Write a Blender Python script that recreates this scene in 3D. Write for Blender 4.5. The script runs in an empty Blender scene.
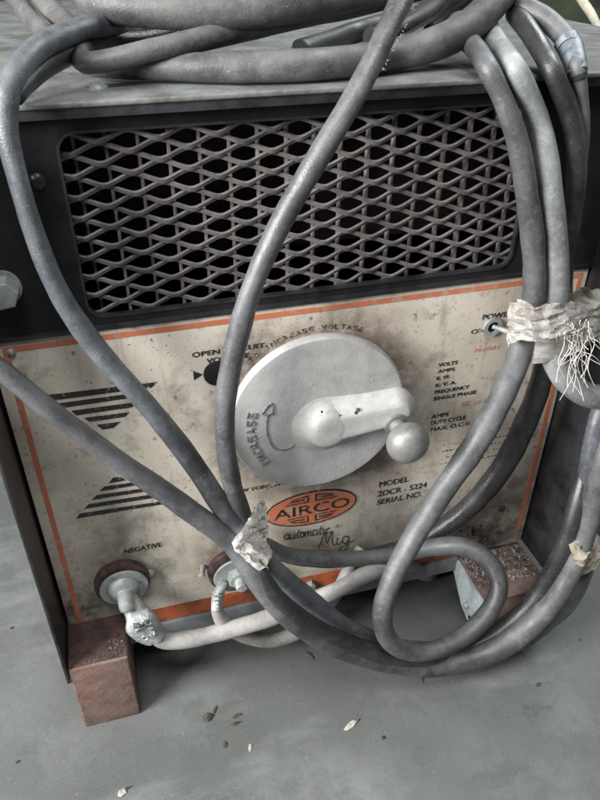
import bpy, bmesh, math, random
from mathutils import Vector, Matrix, noise
random.seed(7)
sc = bpy.context.scene
COL = sc.collection
FL = -0.343            # floor height (origin of the scene = middle of the front panel)

# ------------------------------------------------------------------ camera maths
F = 700.0
cp_, sp_ = math.cos(math.radians(34.55)), math.sin(math.radians(34.55))
cy_, sy_ = math.cos(math.radians(-15.73)), math.sin(math.radians(-15.73))
FW = Vector((-sy_*cp_, cy_*cp_, -sp_)); RT = Vector((cy_, sy_, 0)); DN = FW.cross(RT)
CAM = -FW*0.66
def ray(px, py): return FW + RT*((px-300)/F) + DN*((py-400)/F)
def PY(px, py, Y=0.0):
    v = ray(px, py); return CAM + v*((Y-CAM.y)/v.y)
def PZ(px, py, Z):
    v = ray(px, py); return CAM + v*((Z-CAM.z)/v.z)
def depth(p): return (p-CAM).dot(FW)

# ------------------------------------------------------------------ materials
def nodes(name):
    m = bpy.data.materials.new(name); m.use_nodes = True
    nt = m.node_tree; b = nt.nodes['Principled BSDF']
    return m, nt, b
def N(nt, t, **kw):
    n = nt.nodes.new(t)
    for k, v in kw.items():
        if k in n.inputs: n.inputs[k].default_value = v
        else: setattr(n, k, v)
    return n
def coord(nt, scale=(1,1,1), uv=False, loc=(0,0,0)):
    tc = nt.nodes.new('ShaderNodeTexCoord'); mp = nt.nodes.new('ShaderNodeMapping')
    mp.inputs['Scale'].default_value = scale; mp.inputs['Location'].default_value = loc
    if uv: nt.links.new(tc.outputs['UV'], mp.inputs['Vector'])
    else:
        g = nt.nodes.new('ShaderNodeNewGeometry'); nt.links.new(g.outputs['Position'], mp.inputs['Vector'])
    return mp.outputs['Vector']
def nz(nt, vec, scale, detail=6, rough=.6, lo=.4, hi=.6, dist=0):
    n = N(nt, 'ShaderNodeTexNoise'); n.inputs['Scale'].default_value = scale
    n.inputs['Detail'].default_value = detail; n.inputs['Roughness'].default_value = rough
    n.inputs['Distortion'].default_value = dist
    nt.links.new(vec, n.inputs['Vector'])
    r = N(nt, 'ShaderNodeMapRange'); r.inputs['From Min'].default_value = lo; r.inputs['From Max'].default_value = hi
    nt.links.new(n.outputs['Fac'], r.inputs['Value'])
    return r.outputs['Result']
def mul(nt, a, b):
    m = N(nt, 'ShaderNodeMath', operation='MULTIPLY')
    for i, q in enumerate((a, b)):
        if isinstance(q, (int, float)): m.inputs[i].default_value = q
        else: nt.links.new(q, m.inputs[i])
    return m.outputs[0]
def mix(nt, fac, a, b):
    m = N(nt, 'ShaderNodeMix', data_type='RGBA')
    if isinstance(fac, (int, float)): m.inputs[0].default_value = fac
    else: nt.links.new(fac, m.inputs[0])
    for i, q in ((6, a), (7, b)):
        if isinstance(q, tuple): m.inputs[i].default_value = (*q, 1)
        else: nt.links.new(q, m.inputs[i])
    return m.outputs[2]
def bump(nt, b, h, strength=.3, dist=.001):
    n = N(nt, 'ShaderNodeBump'); n.inputs['Strength'].default_value = strength; n.inputs['Distance'].default_value = dist
    nt.links.new(h, n.inputs['Height']); nt.links.new(n.outputs['Normal'], b.inputs['Normal'])
def spot(nt, p, r0, r1):
    """1 inside r0 of the world point p, falling to 0 at r1"""
    g = N(nt, 'ShaderNodeNewGeometry'); d = N(nt, 'ShaderNodeVectorMath', operation='DISTANCE')
    nt.links.new(g.outputs['Position'], d.inputs[0]); d.inputs[1].default_value = p
    r = N(nt, 'ShaderNodeMapRange'); r.inputs['From Min'].default_value = r0; r.inputs['From Max'].default_value = r1
    r.inputs['To Min'].default_value = 1; r.inputs['To Max'].default_value = 0
    nt.links.new(d.outputs['Value'], r.inputs['Value']); return r.outputs['Result']
def upness(nt, lo=.3, hi=.95):
    g = N(nt, 'ShaderNodeNewGeometry'); s = N(nt, 'ShaderNodeSeparateXYZ'); nt.links.new(g.outputs['Normal'], s.inputs[0])
    r = N(nt, 'ShaderNodeMapRange'); r.inputs['From Min'].default_value = lo; r.inputs['From Max'].default_value = hi
    nt.links.new(s.outputs['Z'], r.inputs['Value']); return r.outputs['Result']

def simple(name, base, second, scale=40, rough=.6, metal=0, lo=.45, hi=.65, bs=.3, bd=.0006, bscale=None, dust=None, dustamt=.5, spec=.5):
    m, nt, b = nodes(name); v = coord(nt)
    c = mix(nt, nz(nt, v, scale, 8, .65, lo, hi), base, second)
    if dust:
        c = mix(nt, mul(nt, nz(nt, v, scale*2.3, 8, .7, .38, .62), dustamt), c, dust)
    nt.links.new(c, b.inputs['Base Color'])
    b.inputs['Roughness'].default_value = rough; b.inputs['Metallic'].default_value = metal
    b.inputs['Specular IOR Level'].default_value = spec
    bump(nt, b, nz(nt, v, bscale or scale*5, 6, .7, .2, .8), bs, bd)
    return m

def rubber(name, base, dust, amt, rough=.36, dark=()):
    m, nt, b = nodes(name); uv = coord(nt, (1, 1, 1), True); uvs = coord(nt, (1, .22, 1), True); v = coord(nt)
    c = mix(nt, mul(nt, nz(nt, v, 13, 5, .55, .34, .66), amt), base, dust)
    c = mix(nt, mul(nt, nz(nt, uvs, 210, 7, .7, .48, .70), .16), c, tuple(min(1, q*1.2+.02) for q in dust))
    c = mix(nt, mul(nt, nz(nt, v, 55, 9, .72, .47, .66), .6), c, tuple(q*.75 for q in base))
    c = mix(nt, mul(nt, nz(nt, v, 190, 8, .75, .50, .66), .28), c, tuple(min(1, q*1.3+.015) for q in dust))
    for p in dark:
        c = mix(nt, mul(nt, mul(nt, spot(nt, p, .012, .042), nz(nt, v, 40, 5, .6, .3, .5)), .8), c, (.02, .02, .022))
    c = mix(nt, mul(nt, upness(nt, .1, 1.0), mul(nt, nz(nt, v, 60, 8, .65, .32, .62), .35)), c, tuple(min(1, q*1.15+.03) for q in dust))
    c = mix(nt, mul(nt, nz(nt, v, 600, 3, .6, .69, .74), .5), c, (.70, .70, .69))
    nt.links.new(c, b.inputs['Base Color'])
    rr = N(nt, 'ShaderNodeMapRange'); rr.inputs['To Min'].default_value = rough-.06; rr.inputs['To Max'].default_value = rough+.26
    nt.links.new(nz(nt, v, 22, 7, .6, .35, .65), rr.inputs['Value']); nt.links.new(rr.outputs['Result'], b.inputs['Roughness'])
    b.inputs['Specular IOR Level'].default_value = .6
    h = N(nt, 'ShaderNodeMath', operation='ADD')
    nt.links.new(nz(nt, v, 120, 7, .7, .2, .8), h.inputs[0]); nt.links.new(nz(nt, v, 700, 4, .6, .3, .7), h.inputs[1])
    bump(nt, b, h.outputs[0], .26, .0006)
    return m

M = {}
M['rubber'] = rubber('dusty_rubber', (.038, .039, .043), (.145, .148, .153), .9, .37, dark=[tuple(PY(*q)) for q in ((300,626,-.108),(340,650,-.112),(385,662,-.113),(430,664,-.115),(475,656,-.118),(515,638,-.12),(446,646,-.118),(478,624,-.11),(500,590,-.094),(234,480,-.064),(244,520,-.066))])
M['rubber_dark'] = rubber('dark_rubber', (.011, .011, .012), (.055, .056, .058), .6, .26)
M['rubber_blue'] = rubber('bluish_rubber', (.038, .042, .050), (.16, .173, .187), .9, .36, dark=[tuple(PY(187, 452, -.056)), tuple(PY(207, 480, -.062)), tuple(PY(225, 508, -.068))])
M['rubber_light'] = rubber('pale_rubber', (.12, .125, .128), (.36, .375, .38), .9, .38)
M['rubber_white'] = rubber('chalky_rubber', (.15, .145, .14), (.36, .35, .34), .9, .55)
M['rubber_top'] = rubber('dust_coated_rubber', (.035, .034, .034), (.145, .142, .139), .95, .45)

# front panel: old cream enamel, stained
def panel_mat():
    m, nt, b = nodes('stained_cream_enamel'); v = coord(nt)
    c = mix(nt, nz(nt, v, 9, 6, .6, .35, .68), (.66, .61, .53), (.52, .465, .385))
    c = mix(nt, mul(nt, nz(nt, v, 24, 10, .72, .52, .70), .8), c, (.235, .20, .165))
    c = mix(nt, mul(nt, nz(nt, v, 75, 6, .7, .60, .67), .85), c, (.11, .09, .075))
    c = mix(nt, mul(nt, nz(nt, v, 150, 5, .7, .62, .66), .8), c, (.13, .10, .08))
    c = mix(nt, mul(nt, nz(nt, v, 330, 3, .6, .63, .67), .75), c, (.10, .085, .07))
    c = mix(nt, mul(nt, nz(nt, v, 260, 4, .6, .66, .72), .5), c, (.75, .73, .68))
    sv = coord(nt, (1, 1, .12))
    c = mix(nt, mul(nt, nz(nt, sv, 60, 6, .65, .56, .70), .45), c, (.22, .18, .14))   # drips
    # brown grease ring behind the crank dial, grime low on the right, darker bottom left corner
    for p, r0, r1, col, a in (((.018, 0, -.020), .085, .118, (.17, .125, .10), .95), ((.07, 0, .06), .0, .06, (.2, .15, .12), .6), ((.09, 0, -.09), .0, .065, (.19, .14, .115), .8), ((-.055, 0, .065), .0, .035, (.10, .08, .07), .9),
                              ((.25, 0, -.24), .0, .11, (.12, .085, .07), .95), ((.115, 0, -.19), 0, .08, (.20, .17, .14), .6),
                              ((-.24, 0, -.22), .0, .055, (.07, .05, .045), .95), ((-.15, 0, -.185), .004, .02, (.16, .15, .12), .8), ((-.19, 0, -.16), .02, .05, (.2, .17, .14), .7),
                              ((-.18, 0, -.12), .0, .04, (.2, .17, .14), .7), ((-.08, 0, -.19), .02, .06, (.2, .16, .13), .8), ((.06, 0, -.235), .0, .07, (.16, .13, .11), .8),
                              ((.255, 0, -.17), .0, .05, (.14, .10, .08), .7), ((.135, 0, -.06), .0, .06, (.22, .18, .15), .6)):
        n_ = nz(nt, v, 48, 9, .72, .32, .54)
        c = mix(nt, mul(nt, mul(nt, spot(nt, p, r0, r1), n_), a), c, col)
    nt.links.new(c, b.inputs['Base Color'])
    b.inputs['Roughness'].default_value = .5
    bump(nt, b, nz(nt, v, 120, 8, .7, .3, .7), .18, .0005)
    return m
M['panel'] = panel_mat()
def worn(name, col, under, lo=.56, hi=.62, amt=.9, scale=110, rough=.55):
    m, nt, b = nodes(name); v = coord(nt)
    c = mix(nt, nz(nt, v, 30, 5, .6, .35, .65), col, tuple(q*.75 for q in col))
    c = mix(nt, mul(nt, nz(nt, v, scale, 6, .7, lo, hi), amt), c, under)
    nt.links.new(c, b.inputs['Base Color']); b.inputs['Roughness'].default_value = rough
    return m
M['orange'] = worn('worn_orange_paint', (.60, .19, .095), (.46, .34, .27), .52, .66, .8, 60)
M['orange_low'] = worn('scorched_orange_paint', (.50, .12, .04), (.09, .05, .035), .48, .66, .9, 26)
M['ink'] = worn('worn_black_ink', (.026, .023, .022), (.36, .33, .28), .55, .66, .8, 200)
M['ink_faint'] = worn('rubbed_black_ink', (.05, .045, .04), (.42, .39, .33), .50, .58, .95, 200)
M['ink_red'] = worn('faded_red_ink', (.50, .26, .19), (.46, .42, .36), .48, .6, .9, 120)
M['black'] = simple('dusty_black_enamel', (.007, .007, .008), (.018, .018, .02), 14, .45, 0, .4, .65, .2, .0006, 90, dust=(.035, .036, .038), dustamt=.3, spec=.25)
M['black_side'] = simple('scuffed_black_steel', (.007, .007, .008), (.03, .031, .036), 16, .34, 0, .42, .66, .3, .0006, 60, dust=(.09, .09, .10), dustamt=.25)
M['mesh'] = simple('dust_coated_expanded_steel', (.115, .103, .102), (.06, .052, .052), 30, .75, 0, .4, .6, .5, .0006, 300, dust=(.20, .185, .18), dustamt=.55)
M['slat'] = simple('dusty_inner_slat', (.26, .24, .23), (.10, .088, .085), 60, .8, 0, .4, .6)
M['lid'] = simple('dust_covered_lid_steel', (.125, .133, .127), (.055, .06, .055), 14, .6, 0, .36, .64, .5, .0008, 200, dust=(.27, .28, .27), dustamt=.5)
M['foot'] = simple('red_oxide_primer', (.165, .086, .068), (.085, .048, .04), 22, .8, 0, .4, .6, .6, .001, 260, dust=(.25, .19, .17), dustamt=.5)
M['foot_dark'] = simple('dark_red_oxide', (.07, .032, .028), (.03, .018, .016), 40, .7, 0, .4, .6, .6, .001, 200, dust=(.14, .10, .09), dustamt=.35)
M['foot_pale'] = simple('pale_blue_painted_steel', (.55, .62, .65), (.40, .45, .47), 50, .5, 0, .45, .6, .3, .0005, 200, dust=(.2, .18, .17), dustamt=.3)
M['pan'] = simple('dusty_grey_pan', (.21, .22, .23), (.13, .135, .14), 25, .7)
M['cast'] = simple('cast_aluminium', (.49, .485, .48), (.33, .325, .32), 16, .58, .12, .32, .68, .45, .0006, 320, dust=(.60, .60, .595), dustamt=.55)
M['emboss'] = simple('grimy_cast_letter', (.30, .30, .30), (.12, .12, .12), 260, .6, .1, .42, .58)
M['cast_knob'] = simple('aluminium_knob', (.27, .27, .26), (.15, .155, .148), 45, .45, .45, .35, .65, .35, .0004, 320, dust=(.36, .36, .35), dustamt=.4)
M['washer'] = simple('galvanised_washer', (.36, .38, .375), (.22, .24, .235), 60, .5, .25, .4, .6, .3, .0004, 300, dust=(.48, .50, .49), dustamt=.4)
M['phenolic'] = simple('maroon_phenolic', (.05, .022, .02), (.022, .012, .011), 60, .45, dust=(.2, .15, .14), dustamt=.3)
M['lead'] = simple('soldered_lug_metal', (.42, .46, .45), (.20, .21, .20), 90, .45, .4, .4, .6, .8, .0015, 160, dust=(.6, .63, .62), dustamt=.5)
M['tape_white'] = simple('crumpled_white_tape', (.72, .70, .67), (.40, .35, .29), 55, .36, 0, .48, .66, .6, .001, 200)
M['tape_foil'] = simple('crumpled_silver_tape', (.80, .79, .77), (.40, .34, .27), 110, .22, .5, .54, .60, .6, .001, 220)
M['tape_tan'] = simple('grubby_tan_tape', (.36, .33, .26), (.20, .17, .13), 70, .6, 0, .45, .62, .6, .001, 200)
M['tape_blue'] = simple('grubby_blue_tape', (.23, .27, .29), (.10, .12, .135), 60, .4, 0, .4, .6)
M['thread'] = simple('white_glass_thread', (.70, .68, .64), (.5, .47, .42), 90, .6)
M['hole'] = simple('unlit_hole', (.006, .005, .005), (.010, .009, .009), 40, .9)
M['inside'] = simple('grimy_inner_steel', (.05, .038, .038), (.02, .015, .015), 30, .8)
M['chip'] = simple('grit', (.09, .072, .065), (.25, .22, .205), 130, .8, 0, .46, .56)
M['debris'] = simple('dry_black_scrap', (.025, .025, .022), (.09, .085, .075), 200, .8)
M['leaf'] = simple('dry_pale_leaf', (.42, .41, .36), (.25, .24, .2), 200, .8)
M['tarp'] = simple('dark_green_canvas', (.008, .014, .005), (.022, .032, .007), 18, .8, 0, .4, .65, .5, .002, 80)
M['strap'] = simple('cream_webbing', (.50, .48, .38), (.34, .32, .24), 60, .8)

def floor_mat():
    m, nt, b = nodes('worn_concrete'); v = coord(nt)
    c = mix(nt, nz(nt, v, 3.5, 8, .6, .35, .65), (.098, .106, .101), (.057, .063, .060))
    c = mix(nt, mul(nt, nz(nt, v, 11, 9, .68, .50, .68), .7), c, (.165, .176, .169))
    c = mix(nt, mul(nt, nz(nt, v, 22, 9, .7, .52, .70), .6), c, (.042, .044, .043))
    sv = coord(nt, (1.0, 2.6, 1), loc=(3, 1, 0))
    c = mix(nt, mul(nt, nz(nt, sv, 5, 9, .6, .56, .68), .5), c, (.20, .212, .205))
    sv2 = coord(nt, (2.2, 4, 1), loc=(1, 7, 0))
    c = mix(nt, mul(nt, nz(nt, sv2, 4, 9, .65, .60, .66), .5), c, (.055, .06, .058))
    c = mix(nt, mul(nt, nz(nt, v, 240, 4, .6, .66, .70), .6), c, (.05, .05, .05))
    c = mix(nt, mul(nt, nz(nt, v, 300, 4, .6, .66, .71), .45), c, (.30, .31, .30))
    c = mix(nt, mul(nt, nz(nt, v, 700, 4, .7, .4, .6), .18), c, (.20, .21, .20))
    c = mix(nt, mul(nt, mul(nt, spot(nt, (-.04, -.24, FL), .02, .13), nz(nt, v, 20, 9, .7, .35, .6)), .6), c, (.26, .27, .26))
    c = mix(nt, mul(nt, mul(nt, spot(nt, (.06, .08, FL), .10, .22), nz(nt, v, 9, 7, .65, .15, .45)), .7), c, (.028, .028, .027))  # shadow under the machine painted into the floor colour
    for sc2, lo_ in ((17, .012), (43, .02)):      # hairline cracks and scratches
        vo = N(nt, 'ShaderNodeTexNoise'); vo.inputs['Scale'].default_value = sc2*.22; vo.inputs['Detail'].default_value = 8; nt.links.new(v, vo.inputs['Vector'])
        ab = N(nt, 'ShaderNodeMath', operation='SUBTRACT'); nt.links.new(vo.outputs['Fac'], ab.inputs[0]); ab.inputs[1].default_value = .5
        a2 = N(nt, 'ShaderNodeMath', operation='ABSOLUTE'); nt.links.new(ab.outputs[0], a2.inputs[0])
        mr = N(nt, 'ShaderNodeMapRange'); mr.inputs['From Min'].default_value = 0; mr.inputs['From Max'].default_value = .0035; mr.inputs['To Min'].default_value = 1; mr.inputs['To Max'].default_value = 0
        nt.links.new(a2.outputs[0], mr.inputs['Value'])
        c = mix(nt, mul(nt, mul(nt, mr.outputs['Result'], nz(nt, v, 6, 3, .5, .5, .6)), .55), c, (.045, .048, .046))
    nt.links.new(c, b.inputs['Base Color'])
    rr = N(nt, 'ShaderNodeMapRange'); rr.inputs['To Min'].default_value = .6; rr.inputs['To Max'].default_value = .9
    nt.links.new(nz(nt, v, 12, 6, .6, .35, .65), rr.inputs['Value']); nt.links.new(rr.outputs['Result'], b.inputs['Roughness'])
    bump(nt, b, nz(nt, v, 130, 9, .75, .25, .75), .4, .0008)
    return m
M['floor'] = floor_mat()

# ------------------------------------------------------------------ object helpers
WL = {}
def put(name, me, mat, parent=None, label=None, cat=None, group=None, kind=None, recentre=True):
    me.name = name
    if recentre and len(me.vertices):
        lo = Vector([min(v.co[i] for v in me.vertices) for i in range(3)]); hi = Vector([max(v.co[i] for v in me.vertices) for i in range(3)])
        c = (lo+hi)/2
        me.transform(Matrix.Translation(-c))
    else: c = Vector()
    if mat: me.materials.append(mat)
    o = bpy.data.objects.new(name, me); COL.objects.link(o)
    base = WL[parent.name] if parent else Vector()
    o.parent = parent; o.location = c-base; WL[o.name] = c.copy()
    props(o, label, cat, group, kind)
    return o
def props(o, label=None, cat=None, group=None, kind=None):
    if label: o['label'] = label
    if cat: o['category'] = cat
    if group: o['group'] = group
    if kind: o['kind'] = kind
def thing(name, loc, label, cat, group=None):
    o = bpy.data.objects.new(name, None); COL.objects.link(o); o.location = loc; o.empty_display_size = .05
    WL[o.name] = Vector(loc); props(o, label, cat, group); return o
def mesh_of(bm, smooth=False, auto=None):
    bmesh.ops.recalc_face_normals(bm, faces=bm.faces)
    me = bpy.data.meshes.new('m'); bm.to_mesh(me); bm.free()
    if smooth:
        for p in me.polygons: p.use_smooth = True
        if auto: me.set_sharp_from_angle(angle=math.radians(auto))
    return me
def box_bm(x0, x1, y0, y1, z0, z1, bev=0, bm=None, seg=2):
    own = bm is None
    b2 = bmesh.new()
    vs = bmesh.ops.create_cube(b2, size=1)['verts']
    for v in vs:
        v.co = Vector(((x0+x1)/2+v.co.x*(x1-x0), (y0+y1)/2+v.co.y*(y1-y0), (z0+z1)/2+v.co.z*(z1-z0)))
    if bev: bmesh.ops.bevel(b2, geom=b2.edges[:], offset=bev, segments=seg, affect='EDGES', profile=.6)
    if own: return b2
    me = bpy.data.meshes.new('t'); b2.to_mesh(me); b2.free(); bm.from_mesh(me); bpy.data.meshes.remove(me); return bm
def box(name, x0, x1, y0, y1, z0, z1, mat, parent=None, bev=.0015, **kw):
    return put(name, mesh_of(box_bm(x0, x1, y0, y1, z0, z1, bev), True, 40), mat, parent, **kw)
def prism_xz(polys, y0, y1, bev=0):
    """polygons [(x,z)..] extruded between y0 (front) and y1 (back)"""
    bm = bmesh.new()
    for poly in polys:
        fr = [bm.verts.new((x, y0, z)) for x, z in poly]; bk = [bm.verts.new((x, y1, z)) for x, z in poly]
        n = len(poly)
        bm.faces.new(fr); bm.faces.new(bk[::-1])
        for i in range(n): bm.faces.new((fr[i], bk[i], bk[(i+1) % n], fr[(i+1) % n]))
    if bev: bmesh.ops.bevel(bm, geom=[e for e in bm.edges if abs((e.verts[0].co-e.verts[1].co).y) < 1e-6 and e.verts[0].co.y < (y0+y1)/2], offset=bev, segments=3, affect='EDGES', profile=.5)
    return bm
def circ(cx, cz, r, n=48, a0=0, a1=360, rz=None):
    k = n if a1-a0 == 360 else n+1
    return [(cx+r*math.cos(math.radians(a0+(a1-a0)*i/n)), cz+(rz or r)*math.sin(math.radians(a0+(a1-a0)*i/n))) for i in range(k)]
def ring_bm(cx, cz, r0, r1, y0, y1, n=48, sx=1, sz=1):
    bm = bmesh.new(); L = []
    for r, y in ((r0, y0), (r1, y0), (r1, y1), (r0, y1)):
        L.append([bm.verts.new((cx+sx*r*math.cos(2*math.pi*i/n), y, cz+sz*r*math.sin(2*math.pi*i/n))) for i in range(n)])
    for a in range(4):
        for i in range(n): bm.faces.new((L[a][i], L[a][(i+1) % n], L[(a+1) % 4][(i+1) % n], L[(a+1) % 4][i]))
    return bm
def lathe(profile, origin, axis, n=40):
    """profile [(r, h)] about axis through origin"""
    axis = Vector(axis).normalized(); u = axis.orthogonal().normalized(); w = axis.cross(u)
    bm = bmesh.new(); rings = []
    for r, h in profile:
        c = Vector(origin)+axis*h
        if r < 1e-6: rings.append([bm.verts.new(c)])
        else: rings.append([bm.verts.new(c+(u*math.cos(2*math.pi*i/n)+w*math.sin(2*math.pi*i/n))*r) for i in range(n)])
    for a, b in zip(rings, rings[1:]):
        for i in range(n):
            j = (i+1) % n
            if len(a) == 1: bm.faces.new((a[0], b[i], b[j]))
            elif len(b) == 1: bm.faces.new((a[i], a[j], b[0]))
            else: bm.faces.new((a[i], a[j], b[j], b[i]))
    for R in (rings[0], rings[-1]):
        if len(R) > 1: bm.faces.new(R)
    return bm
def hex_nut(cx, cz, r, y0, y1, rot=10, cy_off=None):
    poly = [(cx+r*math.cos(math.radians(rot+60*i)), cz+r*math.sin(math.radians(rot+60*i))) for i in range(6)]
    return prism_xz([poly], y0, y1, bev=r*.1)

def catmull(pts, step=.004):
    """pts: list of (Vector, radius) -> evenly sampled"""
    P = [p for p, r in pts]; R = [r for p, r in pts]
    P = [P[0]*2-P[1]]+P+[P[-1]*2-P[-2]]; R = [R[0]]+R+[R[-1]]
    out = []
    for i in range(1, len(P)-2):
        p0, p1, p2, p3 = P[i-1:i+3]
        k = max(2, int((p2-p1).length/step))
        # centripetal parametrisation
        t0 = 0; t1 = t0+max(1e-5, (p1-p0).length**.5); t2 = t1+max(1e-5, (p2-p1).length**.5); t3 = t2+max(1e-5, (p3-p2).length**.5)
        for j in range(k):
            t = t1+(t2-t1)*j/k
            A1 = p0*((t1-t)/(t1-t0))+p1*((t-t0)/(t1-t0)); A2 = p1*((t2-t)/(t2-t1))+p2*((t-t1)/(t2-t1)); A3 = p2*((t3-t)/(t3-t2))+p3*((t-t2)/(t3-t2))
            B1 = A1*((t2-t)/(t2-t0))+A2*((t-t0)/(t2-t0)); B2 = A2*((t3-t)/(t3-t1))+A3*((t-t1)/(t3-t1))
            out.append((B1*((t2-t)/(t2-t1))+B2*((t-t1)/(t2-t1)), R[i]+(R[i+1]-R[i])*j/k))
    out.append((P[-2], R[-2])); return out
def tube_bm(samples, sides=20, seed=0, rough=.035, wob=.0006, bm=None, flat=1.0):
    bm = bm or bmesh.new(); uvl = bm.loops.layers.uv.verify()
    T = []
    n = len(samples)
    for i in range(n):
        a = samples[max(0, i-1)][0]; b = samples[min(n-1, i+1)][0]; T.append((b-a).normalized())
    u = T[0].orthogonal().normalized(); rings = []; s = 0; S = []
    for i, (c, r) in enumerate(samples):
        if i: s += (c-samples[i-1][0]).length
        S.append(s)
        u = (u-T[i]*u.dot(T[i])).normalized(); w = T[i].cross(u)
        q = noise.noise_vector(Vector((s*14, seed*7.1, 1.3)))*wob
        rr = r*(1+rough*noise.noise(Vector((s*55, seed*3.7, 0)))); ph_ = 6*noise.noise(Vector((s*6, seed, 4))); ov = rough*1.5*(.6+.8*noise.noise(Vector((s*16, seed, 9))))
        ring = []
        for k in range(sides):
            a = 2*math.pi*k/sides
            d = u*math.cos(a)+w*math.sin(a)*flat
            ring.append(bm.verts.new(c+q+d*rr*(1+ov*math.cos(2*a+ph_)+rough*.6*noise.noise(Vector((math.cos(a)*1.5, math.sin(a)*1.5+seed, s*40))))))
        rings.append(ring)
    for i in range(n-1):
        for k in range(sides):
            k2 = (k+1) % sides
            f = bm.faces.new((rings[i][k], rings[i][k2], rings[i+1][k2], rings[i+1][k])); f.smooth = True
            cir = 2*math.pi*samples[i][1]
            for lp, (uu, vv) in zip(f.loops, ((k/sides*cir, S[i]), ((k+1)/sides*cir, S[i]), ((k+1)/sides*cir, S[i+1]), (k/sides*cir, S[i+1]))): lp[uvl].uv = (uu, vv)
    bm.faces.new(rings[0][::-1]); bm.faces.new(rings[-1])
    return bm
def pxpath(pts, scale=1):
    out = []
    for px, py, Y, r in pts:
        p = PY(px, py, Y); out.append((p, r*depth(p)/F*scale*.945))
    return out
SEED = [0]
def clear_lid(s):
    """slide samples that would sink into the lid towards the viewer's side until they rest on it"""
    mv = []
    for p, r in s:
        v = (p-CAM); k = 1.0
        q = p
        while k > .6 and q.y > -.0145-r and q.y < .52 and q.z > .20 and q.z < .2756+r and \
              (math.hypot(min(0, q.y+.0145), max(0, q.z-.2756)) < r+.0003):
            k -= .004; q = CAM+v*k
        mv.append(k)
    for _ in range(8):
        mv = [mv[0]]+[min(mv[i], (mv[i-1]+2*mv[i]+mv[i+1])/4) for i in range(1, len(mv)-1)]+[mv[-1]]
    return [(CAM+(p-CAM)*k, r*k) for (p, r), k in zip(s, mv)]
def cable(name, pts, mat, label, cat='cable', group=None, rough=.055, parent=None, world=False, wob=.0012, kind=None):
    SEED[0] += 1
    s = clear_lid(catmull(pts if world else pxpath(pts), .0035))
    bm = tube_bm(s, 22, SEED[0], rough, wob)
    bmesh.ops.recalc_face_normals(bm, faces=bm.faces)
    me = bpy.data.meshes.new('m'); bm.to_mesh(me); bm.free()
    return put(name, me, mat, parent, label=label, cat=cat, group=group, kind=kind)

def text_me(s, size=1.0, ext=0.0):
    cu = bpy.data.curves.new('t', 'FONT'); cu.body = s; cu.size = size; cu.extrude = ext; cu.resolution_u = 4; cu.offset = 0
    o = bpy.data.objects.new('t', cu); COL.objects.link(o)
    bpy.context.view_layer.update()
    dg = bpy.context.evaluated_depsgraph_get()
    me = bpy.data.meshes.new_from_object(o.evaluated_get(dg))
    bpy.data.objects.remove(o); bpy.data.curves.remove(cu); return me
def text_verts(s, x0, z0, width, cap, y, ext=.00015, shear=0, bold=0.0):
    me = text_me(s, 1.0, .5)
    xs = [v.co.x for v in me.vertices]; mn, mx = min(xs), max(xs); capu = .729*1.0
    hs = max(v.co.y for v in me.vertices if True)
    for v in me.vertices:
        x, yy, zz = v.co
        v.co = Vector((x0+((x-mn)/(mx-mn))*width+shear*yy*cap/capu, y-zz*2*ext, z0+yy*cap/.72))
    return me
def join_me(mes):
    bm = bmesh.new()
    for m in mes: bm.from_mesh(m); bpy.data.meshes.remove(m)
    me = bpy.data.meshes.new('m'); bm.to_mesh(me); bm.free(); return me

# ------------------------------------------------------------------ the setting: floor
bm = bmesh.new(); bmesh.ops.create_grid(bm, x_segments=2, y_segments=2, size=8)
for v in bm.verts: v.co.z = FL
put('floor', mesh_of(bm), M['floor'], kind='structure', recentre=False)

# ------------------------------------------------------------------ welding machine
W = thing('welding_machine', (0, .2, FL), 'cream and orange arc welder with black grille, grey crank dial and oval badge', 'welder')
XL, XR = -.2565, .2890         # inner faces of the side lips
# cream front panel, uncut; dark discs sitting proud paint the unlit openings
fp = put('front_panel', mesh_of(box_bm(-.2535, .2865, 0, .002, -.268, .1015, .0006), True, 40), M['panel'], W)
# orange border line
def zx(p): return (p.x, p.z)
bx0, bx1, bz1, bz0, lw = -.2445, .2815, .0955, -.246, .0050
put('border_line', mesh_of(prism_xz([[(bx0, bz1-lw), (bx1, bz1-lw), (bx1, bz1), (bx0, bz1)],
     [(bx0, bz0), (bx0+lw, bz0), (bx0+lw, bz1-lw), (bx0, bz1-lw)], [(bx1-lw, bz0), (bx1, bz0), (bx1, bz1-lw), (bx1-lw, bz1-lw)]], -.0003, .0005)), M['orange'], fp)
put('orange_band', mesh_of(prism_xz([[(-.2535, -.2675), (.2, -.2675), (.2, -.2475), (-.2535, -.2455)]], -.0004, .0005)), M['orange_low'], W)

# striped emblems
def px_poly(c, ox, oy, s): return [zx(PY(ox+x/s, oy+y/s)) for x, y in c]
T1 = [[(92,132),(515,82),(493,103),(108,153)], [(146,162),(482,117),(466,135),(164,178)], [(192,190),(440,157),(420,177),(210,207)], [(240,217),(412,195),(393,213),(262,232)], [(287,243),(378,231),(350,254),(310,260)]]
T2 = [[(350,440),(380,440),(398,450),(332,462)], [(315,475),(425,458),(445,468),(298,492)], [(287,507),(462,481),(480,491),(268,525)], [(258,540),(502,503),(520,514),(240,558)], [(226,575),(535,529),(552,538),(210,594)]]
for k, t in enumerate((T1, T2)):
    put('striped_emblem', mesh_of(prism_xz([px_poly(c, 20, 360, 3.75) for c in t], -.0003, .0005)), M['ink'], fp,
        label=('five black bars tapering downwards' if k == 0 else 'five black bars widening downwards'))

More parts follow.
